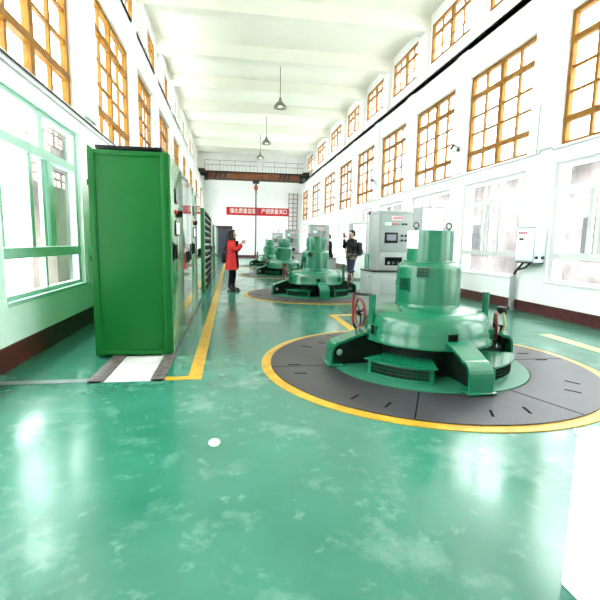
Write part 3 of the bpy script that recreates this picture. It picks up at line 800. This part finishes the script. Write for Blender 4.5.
def hand(mb, wrist, d, palm_n, size=1.0):
    """palm with four bent fingers and a side thumb"""
    w = Vector(wrist); d = Vector(d).normalized(); n = Vector(palm_n).normalized(); sd = d.cross(n).normalized(); n = sd.cross(d)
    k = size
    for i, (off, ln) in enumerate(((-.030, .060), (-.010, .072), (.010, .068), (.029, .052))):
        b = w+d*.03*k+sd*off*.6*k; c = w+d*.085*k+sd*off*k
        e = c+d*ln*.5*k+n*.012*k; f = e+d*ln*.25*k+n*ln*.42*k
        mb.tube([b, c, e, f], [.013*k, .012*k, .0095*k, .0075*k], M['skin'], 7)
    b = w+d*.025*k-sd*.022*k; mb.tube([b, b+d*.03*k-sd*.028*k+n*.01*k, b+d*.055*k-sd*.030*k+n*.035*k], [.013*k, .011*k, .008*k], M['skin'], 7)
def face(mb, c, s=1.0):
    """face details on a head centred at c that looks towards +X"""
    x, y, z = c
    for sy in (-1, 1):
        mb.sphere((x+.079*s, y+sy*.031*s, z+.006*s), .012*s, M['bone'], 10); mb.sphere((x+.088*s, y+sy*.031*s, z+.006*s), .007*s, M['hair'], 8)
        mb.sphere((x+.080*s, y+sy*.032*s, z+.028*s), .014*s, M['hair'], 8, (.6, 1.3, .3))
        mb.sphere((x-.005*s, y+sy*.076*s, z-.005*s), .024*s, M['skin'], 10, (.8, .35, 1.3))
    mb.sphere((x+.092*s, y, z-.018*s), .017*s, M['skin'], 10, (1, .8, 1.3)); mb.sphere((x+.080*s, y, z-.055*s), .02*s, M['lip'], 10, (.5, 1.1, .35))
def head_chain(x, y, z):  # neck .. crown
    return [(x-.005, y, z-.20, .05, .05), (x, y, z-.11, .055, .055), (x+.025, y, z-.055, .070, .068), (x+.01, y, z+.01, .090, .078), (x, y, z+.06, .078, .070), (x-.005, y, z+.088, .045, .042)]

def person(name_label, loc, rz, H, arms, coat_cfg, trousers, shoes, hair_long, group=None):
    """standing figure that faces +X before it is turned by rz"""
    k = H/1.62
    r = thing('person', name_label, 'person', loc, rz)
    V = [(0, 0, .90, .12, .15), (0, 0, 1.05, .10, .12), (0, 0, 1.21, .10, .125), (0, 0, 1.33, .055, .065)]
    hd = head_chain(.02, 0, 1.50)
    V += hd; E_ = [(0, 1), (1, 2), (2, 3), (3, 4)]+[(4+i, 5+i) for i in range(5)]
    legs = {}
    for s in (-1, 1):
        b = len(V); st = .035*s
        V += [(0, .085*s, .84, .085), (.02+st, .085*s, .47, .057), (-.015+st, .08*s, .10, .040), (.05+st, .085*s, .045, .035), (.14+st, .09*s, .03, .028)]
        E_ += [(0, b)]+[(b+i, b+i+1) for i in range(4)]
        legs[s] = [V[b+i] for i in range(5)]
    for s, pts in arms.items():
        b = len(V); (ex, ey, ez), (wx, wy, wz) = pts
        V += [(0, .135*s, 1.245, .028), (ex, ey, ez, .040), (wx, wy, wz, .027)]
        E_ += [(2, b), (b, b+1), (b+1, b+2)]
    body = MB(); body.mesh(skin(V, E_, 0), M['skin'])
    for s, pts in arms.items():
        e, w = Vector(pts[0]), Vector(pts[1]); hand(body, w, (w-e), (.3, -s*1.0, .2))
    face(body, (.025, 0, 1.50))
    for v in body.bm.verts: v.co *= k
    body.build('body', r)
    # trousers
    t = MB(); tv = [(0, 0, .92, .125, .155)]; te = []; sl = .86 if hair_long else 1.0
    for s in (-1, 1):
        b = len(tv); L = legs[s]
        tv += [(L[0][0], L[0][1], .80, .098*sl), (L[1][0], L[1][1], .47, .070*sl), (L[2][0], L[2][1], .13, .055*sl)]; te += [(0, b), (b, b+1), (b+1, b+2)]
    t.mesh(skin(tv, te, 0), trousers)
    for v in t.bm.verts: v.co *= k
    t.build('trousers', r)
    for s in (-1, 1):
        L = legs[s]; sh = MB()
        sh.mesh(skin([(L[2][0], L[2][1], .24, .058), (L[2][0]-.005, L[2][1], .085, .056), (L[3][0], L[3][1], .052, .052), (L[4][0]+.02, L[4][1], .042, .042)], [(0, 1), (1, 2), (2, 3)], 1), shoes)
        a = L[2][0]
        sh.box(a-.05, a-.005, L[2][1]-.03, L[2][1]+.03, 0, .05, M['black'], .006); sh.box(a-.05, a+.20, L[2][1]-.04, L[2][1]+.042, 0, .022, M['black'], .006)
        for v in sh.bm.verts: v.co *= k
        sh.build('boot', r)
    # coat
    c = MB(); zb = coat_cfg['hem']; m1 = coat_cfg['mat']; m2 = coat_cfg.get('mat2', m1)
    fl = coat_cfg.get('flare', 0.0)
    rings = [(0, 0, zb, .155+fl, .20+fl), (0, 0, (zb+.92)/2, .150+fl*.6, .195+fl*.5), (0, 0, .93, .142, .185)]
    rings2 = [(0, 0, .93, .142, .185), (0, 0, 1.06, .125, .165), (0, 0, 1.18, .14, .185), (0, 0, 1.27, .125, .185), (0, 0, 1.32, .09, .12), (0, 0, 1.37, .07, .075)]
    ellipse_stack(c, rings, m2); ellipse_stack(c, rings2, m1)
    for s, pts in arms.items():
        e, w = Vector(pts[0]), Vector(pts[1]); w2 = e+(w-e)*.93
        c.mesh(skin([(0, .12*s, 1.26, .080), (0, .170*s, 1.245, .078), (e.x, e.y, e.z, .058), (w2.x, w2.y, w2.z, .045)], [(0, 1), (1, 2), (2, 3)], 1), m1)
    for v in c.bm.verts: v.co *= k
    co = c.build('coat', r)
    if coat_cfg.get('front'):   # dark open front and scarf
        f = MB()
        f.mesh(skin([(.115, 0, 1.34, .06, .07), (.135, -.02, 1.20, .045, .07), (.135, -.03, .95, .035, .085), (.145+fl, -.03, zb+.02, .035, .10)], [(0, 1), (1, 2), (2, 3)], 1), M['blackcloth'])
        f.mesh(skin([(.09, 0, 1.37, .05), (.0, .085, 1.37, .05), (-.08, 0, 1.38, .05), (0, -.085, 1.37, .05), (.09, -.01, 1.36, .05)], [(0, 1), (1, 2), (2, 3), (3, 4)], 1), M['blackcloth'])
        for v in f.bm.verts: v.co *= k
        f.build('scarf', r)
    h = MB()
    if hair_long:
        h.sphere((-.015, 0, 1.545), .1, M['hair'], 20, (.95, .88, .82)); h.sphere((-.045, 0, 1.49), .09, M['hair'], 16, (.85, 1.0, 1.1))
        h.sphere((.050, 0, 1.59), .05, M['hair'], 12, (.75, 1.3, .5))
        ellipse_stack(h, [(-.085, 0, 1.10, .02, .04), (-.095, 0, 1.14, .045, .085), (-.085, 0, 1.25, .06, .11), (-.065, 0, 1.36, .075, .115), (-.045, 0, 1.46, .08, .095), (-.03, 0, 1.53, .06, .07)], M['hair'])
        for s in (-1, 1): h.tube([(.02, .07*s, 1.57), (.03, .088*s, 1.50), (.03, .095*s, 1.40), (.035, .10*s, 1.28), (.04, .10*s, 1.20)], [.025, .03, .034, .034, .02], M['hair'], 10)
    else:
        h.sphere((-.012, 0, 1.545), .1, M['hair'], 20, (.93, .86, .80)); h.sphere((-.045, 0, 1.50), .08, M['hair'], 16, (.80, .98, .95))
        h.sphere((.055, 0, 1.585), .05, M['hair'], 12, (.75, 1.25, .5))
    for v in h.bm.verts: v.co *= k
    h.build('hair', r)
    return r, k
def phone(loc, rz, tilt, label, mat):
    p = MB(); p.box(-.005, .005, -.037, .037, -.075, .075, mat, .003); p.box(-.0062, -.005, -.033, .033, -.066, .066, M['screen'])
    o = p.build('mobile_phone'); o.location = loc; o.rotation_euler = (0, tilt, rz)
    return tag(o, label, 'phone')

WY, WX = 11.5, .03
person('person in a knee-length red coat, black leggings and long black hair, raising a phone', (WX, WY, 0), -.12, 1.62,
       {-1: ((.10, -.20, 1.06), (.27, -.06, 1.27)), 1: ((.12, .20, 1.05), (.27, .05, 1.25))},
       dict(hem=.58, mat=M['coat'], flare=.02, front=True), M['blackcloth'], M['leather'], True)
phone((WX+.355, WY-.045, 1.385), -.12, .25, 'phone held up by the person in the red coat', M['phonewhite'])
hb = thing('shoulder_bag', 'black bag hanging behind the person in the red coat', 'bag', (WX-.20, WY+.06, .74))
mb = MB(); mb.box(-.07, .05, -.16, .16, 0, .30, M['leather'], .04); mb.build('bag_body', hb)
mb = MB(); mb.tube([(-.02, -.12, .28), (.06, -.17, .45), (.14, -.17, .545), (.20, -.16, .53)], .012, M['leather'], 8)
mb.tube([(-.02, .12, .28), (.04, .16, .45), (.12, .165, .545), (.20, .10, .53)], .012, M['leather'], 8); mb.build('shoulder_strap', hb)

MX, MY = 3.82, 13.45
mrz = PI+.45
pr, k = person('person in a dark jacket with camouflage hem and jeans, holding a phone to the face', (MX, MY, 0), mrz, 1.74,
       {-1: ((.13, -.20, 1.09), (.22, -.07, 1.37)), 1: ((.13, .20, 1.09), (.22, .06, 1.36))},
       dict(hem=.76, mat=M['blackjacket'], mat2=M['camo'], flare=-.012), M['jeans'], M['brown'], False)
q = Matrix.Rotation(mrz, 3, 'Z'); ph = Vector((MX, MY, 0))+q @ Vector((.335, 0, 1.575))
phone(ph, mrz, .1, 'phone held to the face by the person with the backpack', M['black'])
bk = thing('backpack', 'black backpack worn by the person in the dark jacket', 'backpack', tuple(Vector((MX, MY, .92))+q @ Vector((-.225, 0, 0))), mrz)
mb = MB(); mb.box(-.12, .075, -.16, .16, 0, .44, M['leather'], .06); mb.build('bag_body', bk)
mb = MB(); mb.box(-.17, -.125, -.12, .12, .04, .22, M['leather'], .02); mb.build('front_pocket', bk)
for s in (-1, 1):
    mb = MB(); mb.tube([(.07, .10*s, .40), (.14, .12*s, .47), (.29, .13*s, .43), (.36, .13*s, .28), (.36, .14*s, .12), (.20, .20*s, .05), (.07, .13*s, .06)], .016, M['leather'], 8); mb.build('shoulder_strap', bk)

person('person in a long black coat mostly hidden behind the second control panel', (3.52, 15.5, 0), PI+.3, 1.66,
       {-1: ((.08, -.21, 1.03), (.25, -.10, 1.02)), 1: ((.08, .21, 1.03), (.25, .10, 1.02))},
       dict(hem=.62, mat=M['blackcloth'], flare=.05), M['jeans'], M['leather'], False)

# ------------------------------------------------------------------ camera
pitch, yaw, roll, f = .1313, .1605, -.0170, 431.0
fwd = Vector((math.sin(yaw)*math.cos(pitch), math.cos(yaw)*math.cos(pitch), -math.sin(pitch)))
rt = Vector((math.cos(yaw), -math.sin(yaw), 0)); up = rt.cross(fwd)
r2 = rt*math.cos(roll)-up*math.sin(roll); u2 = up*math.cos(roll)+rt*math.sin(roll)
cam = bpy.data.cameras.new('camera'); co = bpy.data.objects.new('camera', cam); C.objects.link(co)
mat = Matrix((r2, u2, -fwd)).transposed().to_4x4(); mat.translation = (0, 0, 1.3); co.matrix_world = mat
cam.sensor_width = 36; cam.lens = f/600*36; cam.clip_end = 300; cam.clip_start = .05
S.camera = co

# ------------------------------------------------------------------ light
w = bpy.data.worlds.new('overcast_sky'); S.world = w; w.use_nodes = True
wt = w.node_tree; bg = wt.nodes['Background']; bg.inputs['Strength'].default_value = 1.0
# bright overcast sky above a duller pale ground
wc = wt.nodes.new('ShaderNodeTexCoord'); ws = wt.nodes.new('ShaderNodeSeparateXYZ'); wr = wt.nodes.new('ShaderNodeValToRGB')
wm = wt.nodes.new('ShaderNodeMapRange'); wm.inputs['From Min'].default_value = -1; wm.inputs['From Max'].default_value = 1
wt.links.new(wc.outputs['Generated'], ws.inputs[0]); wt.links.new(ws.outputs['Z'], wm.inputs['Value']); wt.links.new(wm.outputs[0], wr.inputs['Fac'])
we = wr.color_ramp.elements; we[0].position = .46; we[0].color = (.55, .54, .52, 1); we[1].position = .80; we[1].color = (3.6, 3.7, 3.8, 1)
q_ = we.new(.52); q_.color = (1.25, 1.28, 1.3, 1)
wt.links.new(wr.outputs['Color'], bg.inputs['Color'])
S.view_settings.view_transform = 'Standard'; S.view_settings.look = 'None'; S.view_settings.gamma = 1
S.view_settings.exposure = 2.45
S.cycles.diffuse_bounces = 8; S.cycles.max_bounces = 14; S.cycles.use_denoising = True; S.cycles.transparent_max_bounces = 12
S.cycles.sample_clamp_indirect = 8
